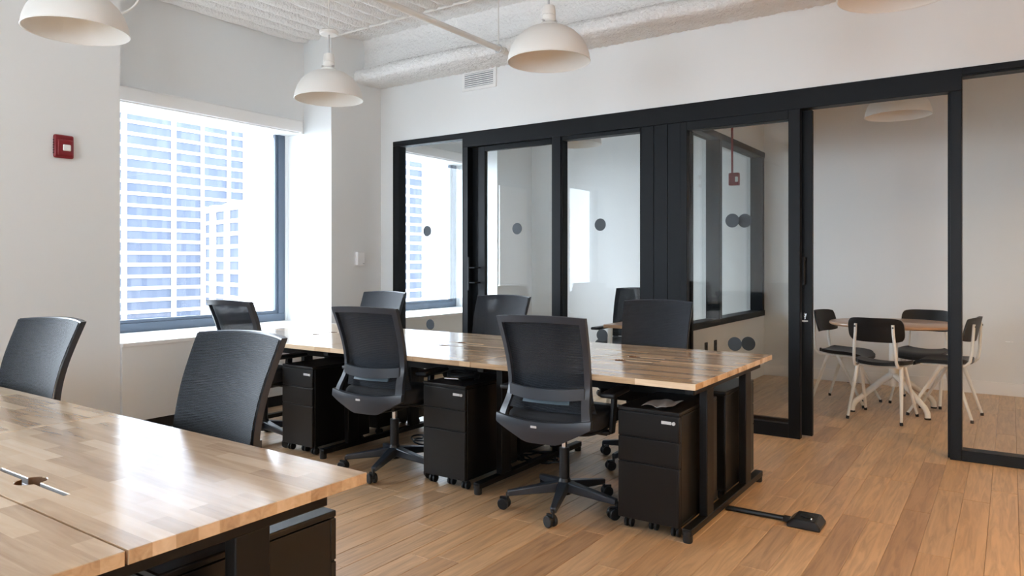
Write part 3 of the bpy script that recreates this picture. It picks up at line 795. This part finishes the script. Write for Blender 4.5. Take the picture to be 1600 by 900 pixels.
# things lying on the pedestals
b = MB(); b.sheet(lambda i, j: (-1.43+.13*i+.02*j, 3.14+.16*j-.02*i, .5765+.010*abs(math.sin(5*i+3*j))+.006*i*j), 8, 8, (0,0,.0012))
tag(b.build('folded_paper', 'paper', smooth=25), 'crumpled grey sheet of paper lying on the corner drawer pedestal', 'paper')
t = thing('coiled_cable', 'black coiled cable with a metal plug lying on the middle drawer pedestal', 'cable', (-2.62, 3.27, .575))
pts = []
for k in range(90):
    a = k/89*2*math.pi*3.3; r = .075+.012*math.sin(k*.7)
    pts.append((r*math.cos(a)*1.25, r*math.sin(a), .009+.010*(k/89*3.3)+.002*math.sin(k)))
MB().tube(pts, .0065, 7).build('cord', 'plastic', t)
MB().tube([(-.04,-.10,.012), (.05,-.085,.014)], .008, 10).build('plug', 'chrome', t)
# cables on the floor under the long desk
for (x, y, n, lab) in ((-2.45, 3.86, 3, 'tangle of dark cable on the floor under the long desk by the middle pedestal'), (-3.3, 3.80, 2, 'dark cable coil on the floor under the long desk behind the second chair')):
    pts = []
    for k in range(70):
        a = k/69*2*math.pi*n; r = .10+.03*math.sin(k*.45)
        pts.append((x-.0+r*math.cos(a)*1.4, y+r*math.sin(a), .012+.012*abs(math.sin(k*.31))))
    tag(MB().tube(pts, .006, 6).build('floor_cable', 'plastic'), lab, 'cable')

# floor power box
t = thing('floor_power_box', 'black floor power box on the oak planks by the long desk corner', 'power box', (-.80, 3.612, 0))
MB().prism([(-.075,0),(.075,0),(.075,.018),(.055,.045),(-.045,.045),(-.075,.02)], -.068, .068, 'y').build('box', 'plastic', t, bevel=.006)
MB().lathe([(0,.044),(.03,.044),(.03,.050),(.024,.053),(0,.053)], 24, (.005,0,0)).build('cap', 'plastic', t)
MB().lathe([(0,.052),(.006,.052),(.005,.0565),(0,.057)], 12, (.03,-.035,-.006)).build('screw', 'chrome', t)
MB().box(-.105, -.018, .004, -.07, .018, .026).build('connector', 'plastic', t, bevel=.004)
MB().tube([(-.10,0,.014), (-.25,.0,.013), (-.385,0,.013)], .0125, 10).build('conduit', 'plastic', t)

# ------------------------------------------------------------------ meeting table and chairs
t = thing('meeting_table', 'round wooden meeting table on a white pedestal base', 'table', (-.82, 6.87, 0), R(10))
MB().lathe([(0,.715),(.485,.715),(.498,.722),(.50,.730),(.498,.738),(.492,.742),(0,.742)], 64).build('table_top', 'tabletop', t)
MB().tube([(0,0,.20), (0,0,.70)], .035, 20).build('column', 'cream', t)
MB().lathe([(0,.695),(.16,.695),(.17,.705),(.17,.715),(0,.715)], 32).build('top_plate', 'cream', t)
for k in range(4):
    a = R(35+90*k); c, s = math.cos(a), math.sin(a)
    lg = MB().tube([(.01*c,.01*s,.30), (.10*c,.10*s,.255), (.30*c,.30*s,.125), (.36*c,.36*s,.085), (.385*c,.385*s,.05), (.39*c,.39*s,.012)], [.026,.025,.022,.022,.022,.022], 12).build('base_leg', 'cream', t)
    MB().lathe([(0,0),(.024,0),(.024,.012),(0,.014)], 14, (.39*c,.39*s,0)).build('foot', 'plastic', lg)

def make_meeting_chair():
    t = thing('meeting_chair', 'x', 'chair', (0,0,0), 0, 'black and white meeting chairs')
    # seat shell, faces +Y
    def seatf(i, j):
        u, v = 2*i-1, 2*j-1
        k = (1-.10*v*v)*(1-.06*max(0,-v)); e = 1 - .16*abs(u)**6*abs(v)**6
        return (u*.20*k*e, v*.20*e, .452 + .020*u*u - .030*max(0,v)**3 + .012*max(0,-v)**2)
    MB().sheet(seatf, 18, 14, (0,0,-.026)).build('seat', 'shell', t, smooth=50)
    def backf(i, j):
        u, v = 2*i-1, 2*j-1
        e = 1 - .10*abs(v)**4*abs(u)**3; h = .096*(1 - .14*abs(u)**5)
        return (u*.205*e, -.235 + .055*u*u - .022*v, .72 + v*h)
    MB().sheet(backf, 18, 10, (0,-.012,0)).build('backrest', 'shell', t, smooth=50)
    for sg in (-1, 1):
        x = sg*.165
        pts = [(sg*.135,-.238,.765),(sg*.138,-.235,.70),(sg*.150,-.228,.56),(sg*.155,-.215,.47),(sg*.158,-.185,.436),(sg*.160,-.14,.428),(sg*.160,.0,.428),(sg*.158,.13,.424)]
        sf = MB().tube(pts, .0115, 10).build('side_frame', 'cream', t)
        MB().tube([(sg*.138,-.252,.745),(sg*.138,-.244,.745)], .007, 8).build('rivet', 'plastic', sf)
        for y1, y0 in ((-.235, -.10), (.215, -.02)):
            lg = MB().tube([(sg*.160, y0, .428), (sg*.195, y1, .018)], [.0165,.0105], 10).build('leg', 'cream', t)
            MB().tube([(sg*.1945, y1-.001, .024), (sg*.196, y1+.001 if y1 > 0 else y1-.001, 0.0)], .0125, 10).build('foot_cap', 'plastic', lg)
    MB().tube([(-.16,-.10,.424),(.16,-.10,.424)], .011, 8).build('crossbar', 'cream', t)
    MB().tube([(-.16,.08,.422),(.16,.08,.422)], .011, 8).build('crossbar', 'cream', t)
    return t
mc = make_meeting_chair()
mcs = [(-.85, 6.49, -8, 'black and white chair with its back to the camera, in front of the round table'),
       (-1.21, 7.03, -102, 'black and white chair at the left side of the round table'),
       (-.66, 7.36, 172, 'black and white chair behind the round table against the end wall'),
       (-.455, 6.86, 82, 'black and white chair at the right of the round table, half behind the door post')]
for i, (x, y, a, lab) in enumerate(mcs):
    c = mc if i == 0 else dup(mc, (x, y, 0), R(a), lab)
    c.location = (x, y, 0); c.rotation_euler = (0, 0, R(a)); c['label'] = lab
# side table in the left meeting room
t = thing('side_table', 'narrow wooden table in the left meeting room beside the board panel', 'table', (-2.64, 5.74, 0))
MB().box(-.235, -.21, .69, .235, .21, .718).build('table_top', 'tabletop', t, bevel=.003)
for sx, sy in ((-1,-1),(1,-1),(-1,1),(1,1)): MB().bar((sx*.19, sy*.17, .69), (sx*.20, sy*.18, 0), .03, .03).build('leg', 'cream', t)

# ------------------------------------------------------------------ city outside
GZ = -62.0
struct(boxes((-900, -700, GZ-1, -12, 1100, GZ)).build('ground_city', 'ground'), 'city ground far below')
def tower(label, origin, rz, bays, z0, pitch, nfl, winh, depth, pane='tglass', tall=None, washed_last=False, pier_w=None):
    """facade lies in the local plane x=0 facing +x; bays are (y0,y1) ranges of the window strips"""
    t = thing('office_tower', label, 'building', origin, rz, 'towers outside the window')
    ya, yb = bays[0][0]-1.6, bays[-1][1]+1.6
    ztop = z0 + nfl*pitch + .8
    boxes((-depth, ya, GZ-origin[2], -.9, yb, ztop)).build('body', 'concrete', t)
    edges = [ya] + [(a[1]+b[0])/2 for a, b in zip(bays, bays[1:])] + [yb]
    prev = ya
    for k, (a, b) in enumerate(bays + [(yb, None)]):
        boxes((-.9, prev, GZ-origin[2], .25, a, ztop)).build('pier', 'concrete', t)
        prev = b
    sp = None; pm_ = {}
    for f in range(nfl+1):
        z = z0 + f*pitch
        if sp is None: sp = boxes((-.9, ya, 0, 0, yb, pitch-winh)).mesh('spandrel', 'concrete', 0)
        o = bpy.data.objects.new('spandrel', sp); COL.objects.link(o); o.parent = t; o.location = (0, 0, z-(pitch-winh))
        if f == nfl: break
        for k, (a, b) in enumerate(bays):
            key = (k,)
            if key not in pm_: pm_[key] = boxes((-.05, 0, 0, .05, b-a, winh)).mesh('window', pane if not (washed_last and k >= len(bays)-washed_last) else 'tglasswashed', 0)
            o = bpy.data.objects.new('window', pm_[key]); COL.objects.link(o); o.parent = t; o.location = (-.25, a, z)
    return t
C0 = 2.05
tower('broad pale office tower with long rows of blue windows', (-220, 0, 0), 0,
      [(96, 111.4), (113.0, 127.2), (128.7, 137.3), (138.5, 147.0), (148.3, 153.3), (154.0, 159.6)], C0-4*3.63-4.6, 3.63, 30, 2.6, 30, washed_last=1)
# nearer, lower tower (turned)
def cam2world(x, z): return (CY*x - SY*z, SY*x + CY*z)
Rw = cam2world(-63.4, 170); Lw = cam2world(-80.8, 188.4)
ang = math.atan2(Rw[1]-Lw[1], Rw[0]-Lw[0])
tower('lower pale tower with square windows in front of the broad tower', (Lw[0], Lw[1], 0), ang - R(90),
      [(1.6, 5.2), (8.6, 14.6), (17.2, 23.4)], -9.9, 3.1, 8, 2.15, 22)
tower('white faint tower beside the lower pale tower', (-240, 0, 0), 0,
      [(168, 171.2), (172.2, 175.6), (176.8, 180.2)], -18, 3.6, 13, 2.0, 25, pane='tglasswashed')
tower('blue-windowed tower seen through the meeting room window', (-220, 0, 0), 0,
      [(231, 236), (237.5, 246)], C0-7*4.2, 4.2, 24, 3.0, 30)
tower('narrow blue tower at the right of the meeting room window', (-220, 0, 0), 0,
      [(262, 268), (269.5, 276)], C0-7*4.2, 4.2, 30, 3.0, 30, pane='tglasswashed')
